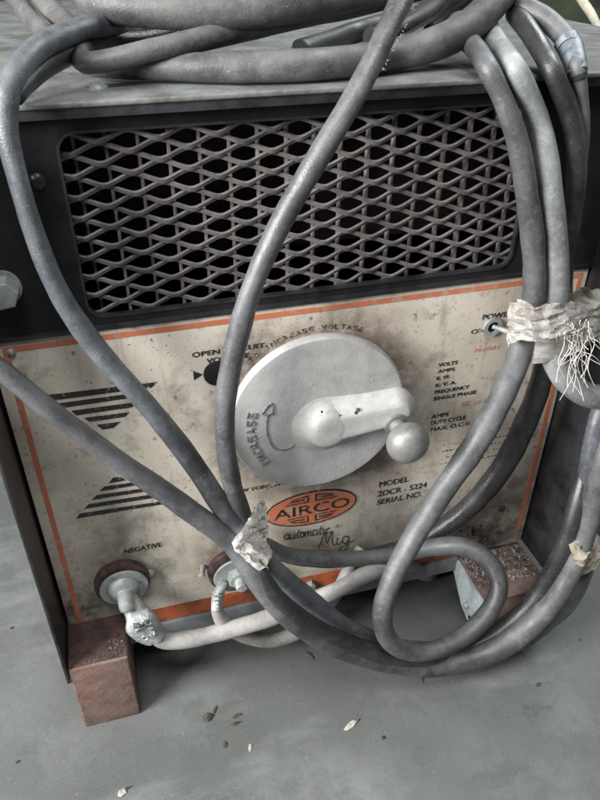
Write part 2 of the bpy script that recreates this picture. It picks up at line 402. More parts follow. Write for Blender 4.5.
# lettering
def letter(s, pl, pr, cap, mat='ink', name='lettering', shear=0):
    a = PY(*pl); b = PY(*pr); t = PY(pl[0], pl[1]-cap)
    me = join_me([text_verts(s, a.x+k*.00026, (a.z+b.z)/2+(k-.5)*.00012, b.x-a.x, (t.z-a.z)*.86, -.0003-k*.00004, .00012, shear) for k in (0, 1, 2)])
    return put(name, me, M[mat], fp)
letter('OPEN CIRCUIT', (192,357), (264,347.5), 5.6)
letter('VOLTAGE', (206.5,363), (249,357.5), 5.6)
letter('POWER', (482,320), (512,315.5), 6)
letter('ON', (470.5,334), (484,332), 5, 'ink_faint')
for s, a, b, c, m in (('VOLTS',(438,366.7),(457,363.8),4,'ink'), ('AMPS',(437.5,373),(454,370.5),3.8,'ink'), ('K. W.',(436.3,380),(449.5,377.8),3.8,'ink'), ('K. V. A.',(435.3,386.8),(455.5,383.8),3.8,'ink'),
                   ('FREQUENCY',(434.3,393.6),(468.5,388.5),4,'ink'), ('SINGLE PHASE',(433.3,400),(475.5,393.8),4,'ink'),
                   ('AMPS',(431,418.4),(448,415.8),4.4,'ink'), ('DUTY CYCLE',(430.4,424.6),(465,419.4),4.4,'ink'), ('MAX. O.C.V.',(430.2,431),(470,425),4.4,'ink'),
                   ('PRIMARY',(474,352),(499,348.3),4.2,'ink_red'), ('SECONDARY',(461,406),(500,400),4.6,'ink_red'),
                   ('MODEL',(379,486.5),(408,482),6.2,'ink'), ('2DCR - S224',(377.5,495.5),(426,488),6.2,'ink'), ('SERIAL NO.',(376.5,504),(421,497),6,'ink'),
                   ('NEGATIVE',(124.5,554),(161.5,546),5.4,'ink'), ('NEW YORK, N.Y.',(231,493.5),(287,485),4.2,'ink_faint')):
    letter(s, a, b, c, m)
# tiny worn print: rows of broken strokes
polys = []
for row in range(4):
    px = 443-row*1.2
    while px < 507:
        w_ = random.uniform(1.2, 4.6)
        if random.random() < .9:
            y_ = 445.5+row*6.1-(px-443)*.15+random.uniform(-.2, .2); h_ = random.uniform(1.0, 1.7)
            a = PY(px, y_); b = PY(px+w_, y_-h_); polys.append([(a.x, a.z), (b.x, a.z), (b.x, b.z), (a.x, b.z)])
        px += w_+random.uniform(.8, 1.8)
put('small_print', mesh_of(prism_xz(polys, -.0003, .0005)), M['ink_faint'], fp)
# lettering curved round the dial
DC = PY(320, 418, -.030); DCX, DCZ = DC.x, DC.z
RD = (PY(407, 405, -.030).x-PY(233, 431, -.030).x)/2
def arc_text(s, cx, cz, r, a0, a1, cap, y, ext, out=True):
    mes = []; n = len(s)
    for i, ch in enumerate(s):
        if ch == ' ': continue
        a = math.radians(a0+(a1-a0)*(i+.5)/n)
        w_ = abs(math.radians(a1-a0))*r/n*.78*(.35 if ch == 'I' else 1)
        me = text_verts(ch, -w_/2, 0, w_, cap, y, ext)
        th = a-math.pi/2
        for v in me.vertices:
            x, yy, z = v.co; z += r
            v.co = (cx+x*math.cos(th)-z*math.sin(th), yy, cz+x*math.sin(th)+z*math.cos(th))
        mes.append(me)
    return join_me(mes)
put('lettering', arc_text('TO INCREASE VOLTAGE', .019, -.0265, .099, 131, 66, .0048, -.0003, .00012), M['ink_faint'], fp)
# pointer and voltage hole
h0 = PY(217.5, 373)
put('voltage_window', mesh_of(lathe([(0, .0012), (.0115, .0012), (.0125, .0006), (.0125, -.001), (0, -.001)], (h0.x, -.0002, h0.z), (0, -1, 0)), True, 40), M['hole'], W)
a = PY(193.5, 375.5); put('pointer_mark', mesh_of(prism_xz([[(a.x, a.z+.0048), (a.x+.0080, a.z-.0002), (a.x, a.z-.0050)]], -.0003, .0005)), M['ink'], fp)

# oval badge
BC = PY(311.5, 507.5); bw = (PY(357,499).x-PY(266,515).x)/2; bh = .0235
bd = put('oval_badge', mesh_of(prism_xz([circ(BC.x, BC.z, bw, 64, rz=bh)], -.0009, .0005)), M['ink'], W)
put('badge_face', mesh_of(prism_xz([circ(BC.x, BC.z, bw*.965, 64, rz=bh*.925)], -.0012, -.0004)), M['orange'], bd)
put('badge_lettering', text_verts('AIRCO', BC.x-bw*.83, BC.z-.0068, bw*1.66, .0136, -.0014, .00018), M['ink'], bd)
polys = []
for sx in (-1, 1):
    for sz in (-1, 1):
        def q(x, z): return (BC.x+sx*x*bw, BC.z+sz*z*bh)
        t = .035
        # stepped bracket ornament: upright, top leg and an inner leg
        polys += [[q(.07,.40), q(.07+t,.40), q(.07+t,.82), q(.07,.82)], [q(.07+t,.75), q(.45,.62), q(.45,.69), q(.07+t,.82)],
                  [q(.07+t,.40), q(.56,.40), q(.56,.46), q(.07+t,.46)], [q(.16,.56), q(.50,.53), q(.50,.58), q(.16,.65)]]
put('badge_ornament', mesh_of(prism_xz(polys, -.0014, -.0009)), M['ink'], bd)
# handwritten style words: strokes
def stroke(pts, w, bm):
    s = [(Vector((p[0], -.0004, p[1])), w) for p in pts]
    tube_bm(catmull(s, .0008), 6, 0, 0, 0, bm)
bm = bmesh.new()
def glyph(letters, ox, oy, s, dx_dy=-.15):
    for pts in letters:
        wp = [zx(PY(ox+x*s, oy+y*s+dx_dy*x*s)) for x, y in pts]
        stroke(wp, .0005, bm)
# "automatic" small script
u = []
def at_(x, segs): u.extend([[(x+a, b) for a, b in sg] for sg in segs])
at_(0, [[(4,-5),(1,-5),(0,-2),(2,0),(4,-2),(4.4,-5),(4.4,-1),(6,0)]])
at_(6, [[(0,-5),(0,-1),(2,0),(4,-2),(4.2,-5),(4.2,-1),(6,0)]])
at_(12, [[(2,-8),(1,-1),(3,0)], [(0,-5.5),(4,-5.5)]])
at_(15.5, [[(2,-5),(0,-2.5),(2,0),(4,-2.5),(2,-5),(5,-4.5)]])
at_(20.5, [[(0,-5),(0,0),(1,-4),(2.5,-5),(3,0),(4,-4),(5.5,-5),(6,0),(7.5,-1)]])
at_(28, [[(4,-5),(1,-5),(0,-2),(2,0),(4,-2),(4.4,-5),(4.4,-1),(6,0)]])
at_(34, [[(2,-8),(1,-1),(3,0)], [(0,-5.5),(4,-5.5)]])
at_(37.5, [[(1,-5),(1,-1),(3,0)], [(1,-7.2),(1.3,-7)]])
at_(41, [[(4,-4.5),(2,-5),(0,-2.5),(1.5,0),(4.5,-1)]])
glyph(u, 284, 539.5, 1.02)
# "Mig" large script
u = []
at_(0, [[(0,0),(3,-8),(6,-14),(7,-5),(8,-3),(11,-11),(13,-14),(13,-4),(15,0),(18,-2)]])
at_(18, [[(0,-7),(0,-1),(2,0),(4.5,-3)], [(.6,-10),(1,-9.6)]])
at_(23, [[(6,-6.5),(2,-7),(0,-3),(3,0),(6,-3),(6.5,-7),(5,4),(1,7),(-3,5),(4,1),(11,-2)]])
glyph(u, 319, 547, 1.0)
me = mesh_of(bm, True); put('script_lettering', me, M['ink'], fp)

# scattered black smudges on the panel over the dial (burnt marks)
# upper black plate with the grille opening
gx0, gx1, gz0, gz1 = -.1735, .1985, .1130, .2530
def rrect(x0, x1, z0, z1, r, n=8):
    out = []
    for cx, cz, a0 in ((x1-r, z1-r, 0), (x0+r, z1-r, 90), (x0+r, z0+r, 180), (x1-r, z0+r, 270)):
        for i in range(n+1):
            a = math.radians(a0+90*i/n); out.append((cx+r*math.cos(a), cz+r*math.sin(a)))
    return out
def frame_bm(outer, inner, y0, y1):
    bm = bmesh.new(); n = len(outer); L = []
    for poly, y in ((outer, y0), (inner, y0), (inner, y1), (outer, y1)): L.append([bm.verts.new((x, y, z)) for x, z in poly])
    for a in range(4):
        for i in range(n): bm.faces.new((L[a][i], L[a][(i+1) % n], L[(a+1) % 4][(i+1) % n], L[(a+1) % 4][i]))
    return bm
gp = put('grille_plate', mesh_of(frame_bm(rrect(XL, XR, .1045, .2700, .0006), rrect(gx0, gx1, gz0, gz1, .013), -.0015, .0015), True, 30), M['black'], W)
put('grille_rim', mesh_of(frame_bm(rrect(gx0-.0016, gx1+.0016, gz0-.0016, gz1+.0016, .0146), rrect(gx0+.0004, gx1-.0004, gz0+.0004, gz1-.0004, .0126), -.0026, .0025), True, 30), M['black_side'], gp)
box('panel_trim', XL, XR, -.0022, .0012, .1000, .1050, M['black_side'], W, .0006)

# expanded steel mesh: zig-zag strands with real section
bm = bmesh.new()
per, pit, sw, th = .0418, .00770, .00195, .0013
def wave(x, ph):
    c = math.cos(2*math.pi*x/per+ph); t = 1-2*math.acos(c)/math.pi; return max(-1, min(1, .62*1.12*t+.42*c))
z0s = gz0-.003
ns = int((gz1-gz0+.004)/pit)+1
for k in range(ns+1):
    prev = None; x = gx0-.006
    ph = 0 if k % 2 == 0 else math.pi
    while x < gx1+.006:
        zc = z0s+k*pit+wave(x, ph)*(pit/2-sw*.40)+.0003*noise.noise(Vector((x*60, k*3, 0)))
        sl = 0
        yy = .0042+.0014*wave(x, ph)+.0012*noise.noise(Vector((x*14, k*.4, 2)))
        q = [bm.verts.new((x, yy-th+.0004, zc-sw)), bm.verts.new((x, yy-th-.0004, zc+sw*.4)), bm.verts.new((x, yy, zc+sw)), bm.verts.new((x, yy+th, zc+sw*.6)), bm.verts.new((x, yy+th*.6, zc-sw))]
        if prev:
            for i in range(5): bm.faces.new((prev[i], prev[(i+1) % 5], q[(i+1) % 5], q[i]))
        else: bm.faces.new(q)
        prev = q; x += per/28
    bm.faces.new(prev[::-1])
# trim strands to the opening margins
for v in bm.verts:
    v.co.z = min(max(v.co.z, gz0-.004), gz1+.004)
put('expanded_mesh', mesh_of(bm, True, 45), M['mesh'], W)
# vertical slats behind the mesh
x = gx0+.010
i = 0
while x < gx1:
    box('inner_slat', x-.0012, x+.0012, .0095+.001*math.sin(i*1.7), .0145, gz0-.006, gz1+.006, M['slat'], W, .0004)
    x += .0222+.0006*math.sin(i*2.3); i += 1

# case: sides, back, floor pan, inner walls, lid
sd = put('side_panel', mesh_of(box_bm(XL-.0030, XL, -.057, .50, -.262, .2705, .0008), True, 40), M['black_side'], W)
sd2 = put('side_panel', mesh_of(box_bm(XR, XR+.0030, -.069, .50, -.268, .2705, .0008), True, 40), M['black_side'], W)
box('side_skirt', XL-.0075, XL-.0042, -.028, .50, -.300, -.230, M['foot_dark'], W, .0006)
box('back_panel', XL, XR, .497, .500, -.262, .2705, M['black'], W, .0006)
box('inner_bulkhead', XL+.001, XR-.001, .12, .124, .104, .27, M['inside'], W, .0006)
box('floor_pan', -.2535, .2865, .0035, .495, -.292, -.2705, M['pan'], W, .002)
box('pan_flange', -.196, .200, -.0035, .0032, -.291, -.2695, M['pan'], W, .001)
# lid with rolled front edge
bm = box_bm(XL-.012, .412, -.014, .70, .2712, .2752, .0016, seg=3)
lid = put('lid', mesh_of(bm, True, 50), M['lid'], W)
put('lid_lip', mesh_of(box_bm(XL-.012, .412, -.0125, -.0095, .2645, .2714, .0008), True, 40), M['black_side'], lid)
for px, py in ((99, 89), ):
    p = PZ(px, py, .2752)
    put('lid_screw', mesh_of(lathe([(0, .0042), (.0035, .0040), (.0062, .0022), (.0068, 0), (0, 0)], p, (0, 0, 1)), True, 50), M['washer'], lid)
p = PZ(32, 79, .2752)
put('lid_screw', mesh_of(lathe([(0, .0022), (.005, .0018), (.0068, 0), (0, 0)], p, (0, 0, 1)), True, 50), M['lid'], lid)

# skids / feet
def skid(x0, x1, yf, ztop, side):
    f = put('skid_foot', mesh_of(box_bm(x0, x1, yf, .46, FL, ztop, .0022, seg=3), True, 40), M['foot'], W,
            label=('left red oxide skid with an empty front face' if side < 0 else 'right red oxide skid covered in grit'))
    return f
lf = skid(-.2555, -.1965, -.056, -.2430, -1)
put('shaded_top', mesh_of(box_bm(-.2545, -.1975, -.0535, .0, -.2428, -.2413, .0005), True, 40), M['foot_dark'], lf)  # shade on the foot's top, painted as a darker sheet
bm = box_bm(.2020, .2870, -.0700, .46, -.2790, -.2740, .0016)
bm2 = box_bm(.2260, .2870, -.0698, -.0660, FL, -.2792, .0010, bm); box_bm(.2830, .2868, -.0658, .46, FL, -.2792, .0008, bm)
rf = put('skid_foot', mesh_of(bm, True, 40), M['foot'], W, label='right red oxide channel skid covered in grit')
# pale painted gusset on the inner side of the right skid
g = [(-.071, -.2745), (.004, -.2745), (.004, -.292), (-.030, -.325), (-.071, -.340)]
bm = bmesh.new()
a = [bm.verts.new((.1985, y, z)) for y, z in g]; b = [bm.verts.new((.2018, y, z)) for y, z in g]
bm.faces.new(a); bm.faces.new(b[::-1])
for i in range(5): bm.faces.new((a[i], b[i], b[(i+1) % 5], a[(i+1) % 5]))
gs = put('gusset_plate', mesh_of(bm), M['foot_pale'], rf)
box('front_web', .2020, .2258, -.0695, -.0668, FL+.002, -.2792, M['foot'], rf, .0006)
put('bolt_hole', mesh_of(lathe([(0, .0008), (.003, .0008), (.003, 0), (0, 0)], (.1985, -.052, -.322), (-1, 0, 0), 16)), M['hole'], rf)
put('bolt', mesh_of(lathe([(0, .007), (.003, .0065), (.0042, .004), (.0042, 0), (0, 0)], (.1985, -.043, -.308), (-1, -.3, 0), 8), True, 30), M['washer'], rf)

# grit on the skid tops: counted as stuff
def grit(name, x0, x1, y0, y1, z, n, mat, parent, s0=.0008, s1=.0032):
    bm = bmesh.new()
    for _ in range(n):
        cx, cy = random.uniform(x0, x1), random.uniform(y0, y1); s = random.uniform(s0, s1)*random.uniform(.5, 1)
        r = bmesh.ops.create_icosphere(bm, subdivisions=1, radius=s)['verts']
        rot = Matrix.Rotation(random.uniform(0, 6), 3, Vector((random.random(), random.random(), random.random())).normalized())
        sc_ = Vector((random.uniform(.5, 1.5), random.uniform(.5, 1.2), random.uniform(.3, .8)))
        for v in r: v.co = rot @ Vector((v.co.x*sc_.x, v.co.y*sc_.y, v.co.z*sc_.z))*(1+.3*random.uniform(-1, 1)) + Vector((cx, cy, z+s*.3))
    return put(name, mesh_of(bm), mat, parent, kind='stuff')
grit('grit', .204, .284, -.050, -.002, -.2738, 1100, M['chip'], rf, .0005, .0026)
grit('grit', .204, .284, -.036, -.002, -.2733, 130, M['debris'], rf, .0010, .0036)
grit('pale_grit', .204, .284, -.044, -.002, -.2738, 160, M['leaf'], rf, .0005, .0014)
grit('grit', -.253, -.199, -.053, -.044, -.2412, 90, M['foot_dark'], lf, .0004, .0014)
grit('grit', -.215, -.199, -.050, -.020, -.2412, 60, M['foot'], lf, .0005, .0020)

# crank dial
yd = -.030
dial = put('crank_dial', mesh_of(lathe([(0, .0), (RD*.90, 0), (RD*.975, -.0010), (RD*1.0, -.0040), (RD*1.0, -.009), (RD*.985, -.0105), (RD*.93, -.0125), (RD*.90, -.0125), (0, -.0125)], (DCX, yd, DCZ), (0, -1, 0), 96), True, 40), M['cast'], W)
put('dial_spindle', mesh_of(lathe([(.035, .0), (.035, -.018)], (DCX, yd+.0122, DCZ), (0, -1, 0), 40), True, 40), M['cast_knob'], dial)
# cast crank arm, lofted: rounded ends, sloping flanks
e0 = PY(325, 427, yd-.004); e1 = PY(397, 411, yd-.010)
ax = Vector((e1.x-e0.x, 0, e1.z-e0.z)); L_ = ax.length; ax.normalize(); nx = Vector((-ax.z, 0, ax.x))
def arm_bm():
    bm = bmesh.new(); rings = []
    for (g_, h, sh) in ((1.80, -.0006, 0), (1.46, .0010, 0), (1.20, .0036, 0), (.98, .0076, 0), (.80, .0108, 0), (.66, .0124, 0), (.54, .0128, 0), (.25, .0126, 0)):
        ring = []
        n = 24
        for i in range(n+1):
            a = math.pi/2+math.pi*i/n
            r = .0185*g_
            ring.append(Vector((e0.x, 0, e0.z))+ax*(math.cos(a)*r)+nx*(math.sin(a)*r)+Vector((0, yd-h*1.0, 0)))
        for i in range(n+1):
            a = -math.pi/2+math.pi*i/n
            r = .0158*g_
            r = min(r, .0195)
            ring.append(Vector((e0.x, 0, e0.z))+ax*(L_+math.cos(a)*r)+nx*(math.sin(a)*r)+Vector((0, yd-h*1.25-(.001 if h > .002 else 0), 0)))
        rings.append([bm.verts.new(p) for p in ring])
    for a, b in zip(rings, rings[1:]):
        m_ = len(a)
        for i in range(m_): bm.faces.new((a[i], a[(i+1) % m_], b[(i+1) % m_], b[i]))
    bm.faces.new(rings[-1]); bm.faces.new(rings[0][::-1])
    return bm
arm = put('crank_arm', mesh_of(arm_bm(), True, 70), M['cast'], dial)
put('crank_hub', mesh_of(lathe([(.029, -.0004), (.0245, .0022), (.0214, .0060), (.0192, .0104), (.0166, .0130), (.0130, .0141), (.0060, .0141), (0, .0140)], (e0.x+.003, yd, e0.z), (.04, -1, -.02), 48), True, 60), M['cast'], dial)
# bump out of the rim where the arm ends
pe = PY(398, 411, yd)
put('rim_lug', mesh_of(lathe([(0, .0), (.0165, 0), (.019, -.0025), (.019, -.009), (.017, -.011), (0, -.011)], (pe.x, yd+.0004, pe.z), (0, -1, 0), 40), True, 40), M['cast'], dial)
# handle: collar, neck, ball
k0 = PY(396.5, 424.5, yd-.017); k1 = PY(407.8, 442.8, -.072)
kd = (k1-k0); kl = kd.length
rb = 22.2*depth(k1)/F
hd = put('crank_knob', mesh_of(lathe([(0.0, -.006), (.0085, -.006), (.0078, kl*.25), (.0078, kl*.45)]+[(rb*math.sin(math.radians(t)), kl-rb*.84*math.cos(math.radians(t))) for t in range(28, 180, 8)]+[(0, kl+rb*.84)], k0, kd, 40), True, 60), M['cast_knob'], W)
put('knob_collar', mesh_of(lathe([(.0085, -.005), (.0115, -.005), (.0115, .0012), (.0085, .002)], k0, kd, 40), True, 40), M['cast_knob'], hd)
# embossed word and arrow on the dial
put('embossed_word', arc_text('INCREASE', DCX, DCZ, .0615, 221, 163, .0082, yd-.0003, .0012), M['emboss'], dial)
bm = bmesh.new()
s = [(Vector((DCX+.0505*math.cos(math.radians(a)), yd-.0003, DCZ+.0505*math.sin(math.radians(a)))), .0009) for a in range(164, 212, 4)]
tube_bm(catmull(s, .002), 8, 0, 0, 0, bm)
def pt(r, a): return Vector((DCX+r*math.cos(math.radians(a)), yd-.0003, DCZ+r*math.sin(math.radians(a))))
for seq in ((pt(.046, 163), pt(.0515, 151), pt(.0555, 164), pt(.046, 163)), (pt(.0505, 208), pt(.0475, 216), pt(.043, 222), pt(.036, 226))):
    tube_bm(catmull([(q, .0009) for q in seq], .002), 8, 0, 0, 0, bm)
put('embossed_arrow', mesh_of(bm, True), M['emboss'], dial)
# casting pits
bm = bmesh.new()
for _ in range(22):
    a = random.uniform(0, 6.28); r = RD*.88*math.sqrt(random.random()); s_ = random.uniform(.0003, .0009)
    v = bmesh.ops.create_icosphere(bm, subdivisions=1, radius=s_, matrix=Matrix.Translation((DCX+r*math.cos(a), yd-.0001, DCZ+r*math.sin(a))))
put('casting_pimple', mesh_of(bm, True), M['cast'], dial, kind='stuff')
bm = bmesh.new()
for px, py in ((322, 412), (340, 415.5), (343, 419), (356, 413), (358, 410), (339, 421)):
    p = PY(px, py, yd-.0125); bmesh.ops.create_icosphere(bm, subdivisions=2, radius=random.uniform(.0008, .0020), matrix=Matrix.Translation((p.x, yd-.0122, p.z)))
put('dirt_fleck', mesh_of(bm, True), M['debris'], dial, kind='stuff')

# output terminals
def terminal(px, py, rr, neg):
    c = PY(px, py)
    t = put('terminal', mesh_of(lathe([(0, 0), (rr*1.10, 0), (rr*1.16, .003), (rr*1.13, .0085), (rr*.95, .0095), (0, .0095)], (c.x, -.0002, c.z), (0, -1, 0), 56), True, 40), M['phenolic'], W,
            label=('maroon ring of the left output terminal' if neg else 'maroon ring of the right output terminal'))
    ax_ = Vector((.05, -1, -.06))
    put('washer', mesh_of(lathe([(0, 0), (rr*.98, 0), (rr, .0012), (rr*.98, .0028), (0, .0030)], (c.x+.001, -.0110, c.z-.001), ax_, 56), True, 40), M['washer'], t)
    if neg:
        put('raised_washer', mesh_of(lathe([(0, 0), (rr*.64, 0), (rr*.66, .0014), (rr*.60, .005), (rr*.40, .0085), (0, .009)], (c.x, -.0135, c.z), ax_, 40), True, 40), M['washer'], t)
        put('stud', mesh_of(lathe([(0, 0), (.0098, 0), (.0098, .003), (.0080, .005), (.0078, .018), (.0070, .0215), (.004, .0235), (0, .0240)], (c.x+.001, -.018, c.z-.001), ax_, 24), True, 40), M['washer'], t)
    else:
        put('nut', mesh_of(hex_nut(c.x+.003, c.z+.001, .0122, -.0245, -.0135, 22), True, 30), M['washer'], t)
        put('stud', mesh_of(lathe([(0, 0), (.0062, 0), (.0062, .0085), (.005, .010), (0, .0102)], (c.x+.003, -.0245, c.z+.001), (0, -1, 0), 24), True, 40), M['lead'], t)
    return c
ta = terminal(122, 578, .0245, True)
tb = terminal(233, 566, .0248, False)

# small screws on the panel
def screw(px, py, r, ang, mat='washer', length=.006):
    p = PY(px, py)
    put('panel_screw', mesh_of(hex_nut(p.x, p.z, r, -length, 0, ang), True, 30), M[mat], W)
def rivet(px, py, r, mat='washer', name='rivet'):
    p = PY(px, py)
    return put(name, mesh_of(lathe([(0, r*.75), (r*.45, r*.7), (r*.85, r*.35), (r, 0), (0, 0)], (p.x, -.0003, p.z), (0, -1, 0), 20), True, 60), M[mat], W)
rivet(11, 352, .0036); screw(310, 583, .0052, 15, 'lead', .007); screw(478, 545, .006, 40, 'debris', .012); rivet(502, 508, .0042, 'foot_dark', 'plug'); rivet(150, 573, .0055, 'panel', 'plug')
# spindle screw left of the right terminal
p = PY(203, 566); put('panel_screw', mesh_of(lathe([(0, .016), (.003, .0155), (.0036, .013), (.0026, .012), (.0028, .0), (0, 0)], (p.x, -.0003, p.z), (-.25, -1, 0), 20), True, 40), M['washer'], W)
p = PY(492, 552); put('panel_screw', mesh_of(lathe([(0, .014), (.0028, .0135), (.0034, .011), (.0048, .005), (.005, .0), (0, 0)], (p.x, -.0003, p.z), (-.3, -1, .2), 20), True, 40), M['washer'], W)
bm = bmesh.new()
for _ in range(26):
    p = PY(random.gauss(480, 7), random.gauss(534, 5)); bmesh.ops.create_icosphere(bm, subdivisions=1, radius=random.uniform(.0012, .0036), matrix=Matrix.Translation((p.x, random.uniform(-.006, 0), p.z)))
put('grease_clump', mesh_of(bm, True), M['debris'], W, kind='stuff')
# bolts on the black plate
p = PY(3, 287, -.0015)
bb = put('plate_bolt', mesh_of(lathe([(0, 0), (.0135, 0), (.0135, .003), (0, .0032)], (p.x, -.0015, p.z), (0, -1, 0), 32), True, 40), M['washer'], W)
put('bolt_head', mesh_of(hex_nut(p.x+.001, p.z, .0112, -.020, -.0046, 8), True, 30), M['washer'], bb)
p = PY(38, 181); put('plate_screw', mesh_of(lathe([(0, .003), (.004, .0026), (.006, 0), (0, 0)], (p.x, -.0015, p.z), (0, -1, 0), 20), True, 50), M['black_side'], W)

# power toggle
p = PY(492, 326)
tg = put('power_switch', mesh_of(ring_bm(p.x, p.z, .0058, .0095, -.0032, -.0002), True, 40), M['washer'], W)
put('switch_hole', mesh_of(lathe([(0, .001), (.0060, .001), (.0060, 0), (0, 0)], (p.x, -.0002, p.z), (0, -1, 0), 24)), M['hole'], tg)
put('switch_lever', mesh_of(lathe([(0, 0), (.0022, 0), (.0030, .014), (.0036, .019), (.0028, .021), (0, .0215)], (p.x, -.001, p.z), (.75, -.65, -.12), 20), True, 40), M['washer'], tg)

# ------------------------------------------------------------------ hanging cables
BUN = 'welding cables tied in a bundle'
# A: left cable over the lid edge down to the tie
cA = cable('cable', [(150,40,.10,10),(124,30,.085,11.5),(92,28,.06,12.5),(60,38,.03,13),(32,55,.0,12.5),(12,84,-.022,12),(7,125,-.030,11.5),(16,175,-.034,11),(34,235,-.036,11),(62,298,-.038,11),(104,357,-.040,11),(156,415,-.048,10.5),(200,473,-.058,10.5),(238,530,-.072,10.5),
    (276,570,-.078,10.5),(312,602,-.080,10.5),(350,629,-.084,10.5),(398,649,-.090,10.5),(452,652,-.104,11),(512,640,-.100,11),(562,594,-.090,10.5),(578,546,-.084,10.5),(586,490,-.080,10.5),(594,435,-.075,10),(612,380,-.06,10)],
    M['rubber_blue'], 'bluish cable hanging over the left lid end and crossing the upper striped emblem', 'cable', BUN)
cB = cable('cable', [(-120,150,.01,9),(-110,250,-.03,10),(-70,315,-.045,10.5),(-30,348,-.05,11),(4,372,-.052,11),(60,418,-.056,11),(120,462,-.060,11),(182,505,-.068,11),(228,540,-.078,11),(258,582,-.100,11),(292,620,-.108,11),(334,645,-.112,11.5),(392,662,-.113,11.5),(448,664,-.116,11.5),(504,645,-.120,12),(548,608,-.118,12),(572,566,-.110,11.5),(588,520,-.10,11),(598,470,-.09,11),(616,420,-.08,11)],
    M['rubber'], 'grey cable entering at the left edge and crossing between the two striped emblems', 'cable', BUN)
cC = cable('cable', [(520,-70,.20,10.5),(470,-66,.09,11.5),(428,-42,.03,12.5),(402,2,-.005,12.5),(382,42,-.025,12.5),(354,98,-.040,12),(322,152,-.046,12),(288,210,-.050,12),(260,270,-.052,12),(240,330,-.056,12),(228,385,-.060,11.5),(226,440,-.062,11),(234,490,-.064,11),(250,535,-.066,10.5),
    (282,582,-.070,10),(318,616,-.076,10),(360,640,-.090,10.5),(410,654,-.102,10.5),(462,655,-.110,10.5),(520,638,-.114,11),(566,602,-.106,11),(588,556,-.086,11),(600,500,-.08,11),(620,440,-.07,11)],
    M['rubber'], 'grey cable crossing the grille diagonally from the top centre past the crank dial', 'cable', BUN)
# right hand group
RG = 'cables hanging over the right of the grille'
cE = cable('cable', [(455,20,.06,10),(468,40,.035,11),(482,58,.005,11.5),(502,98,-.026,11.5),(518,145,-.034,11.5),(528,200,-.038,11.5),(533,255,-.042,11.5),(532,305,-.048,12),(520,352,-.054,12.5),(500,402,-.058,12.5),(470,452,-.064,12.5),(438,500,-.078,12),(412,540,-.094,11.5),(393,578,-.110,11),(382,612,-.120,10.5),(390,641,-.124,10),(416,652,-.122,10),
    (452,643,-.118,10),(484,618,-.108,10.5),(499,588,-.092,10.5),(488,560,-.07,10.5),(460,546,-.05,10.5),(430,547,-.035,10),(396,555,-.026,9),(340,559,-.024,8.6),(290,555,-.026,8.6),(258,541,-.036,8.4)],
    M['rubber'], 'grey cable right of the grille, swinging down past the knob into a round loop', 'cable', RG)
cD = cable('cable', [(515,12,.05,10),(532,34,.02,11),(552,70,-.006,11.5),(570,115,-.020,11.5),(575,165,-.024,11.5),(570,220,-.028,11),(560,275,-.032,11),(552,330,-.040,11),(543,370,-.040,11),(530,412,-.036,11.5),(508,458,-.032,11.5),(478,498,-.028,11),(445,526,-.020,11),(410,545,-.013,9),(370,556,-.011,8),(320,560,-.011,8),(280,553,-.013,8),(250,535,-.024,8)],
    M['rubber_dark'], 'dark cable leaving the white tape and curving left beneath the small print', 'cable', RG)
cF = cable('cable', [(484,22,.06,10),(497,44,.030,12),(520,78,.0,12.5),(540,130,-.026,12),(551,190,-.036,12),(557,250,-.044,12),(556,305,-.050,12),(551,345,-.056,12),(562,374,-.062,12.8),(584,393,-.066,13),(612,395,-.066,13),(650,370,-.06,11)],
    M['rubber_light'], 'pale cable hooking off to the right edge just below the white tape', 'cable', RG)
cG = cable('cable', [(498,-8,.07,10),(520,6,.05,11),(546,20,.03,11),(568,44,.005,11.5),(578,77,-.018,9),(583,120,-.022,7.5),(580,165,-.012,7),(572,215,-.014,7),(567,262,-.018,7),(566,310,-.024,7),(578,350,-.02,6.5),(620,330,-.01,7)],
    M['rubber'], 'thin pale cable outermost on the right with a taped joint at its top', 'cable', RG)
# blueish insulating tape on the joint
G_PTS = [(498,-8,.07,10),(520,6,.05,11),(546,20,.03,11),(568,44,.005,11.5),(578,77,-.018,9),(583,120,-.022,7.5),(580,165,-.012,7)]
def proj_y(p):
    v = p-CAM; return 400+F*v.dot(DN)/v.dot(FW)
gs_ = clear_lid(catmull(pxpath(G_PTS), .0035))
def slice_(y0, y1, k): return [(p, rr*k) for p, rr in gs_ if y0 < proj_y(p) < y1 and rr > .004]
tp = put('insulating_tape', mesh_of(tube_bm(catmull(slice_(38, 79, 1.10)[::2], .0015), 26, 3, .05, .0003), True, 50), M['tape_blue'], None, label='grubby pale blue tape on the thin outermost cable over the lid corner', cat='tape')
e_ = slice_(72, 81, 1.14)
put('tape_edge', mesh_of(tube_bm(catmull([e_[0], e_[-1]], .001), 26, 5, .04, .0), True, 50), M['rubber_dark'], tp)
e_ = slice_(46, 52, 1.13)
put('tape_seam', mesh_of(tube_bm(catmull([e_[0], e_[0] if len(e_) < 2 else e_[-1]], .0006)[:2], 26, 6, .02, .0), True, 50), M['rubber_dark'], tp)

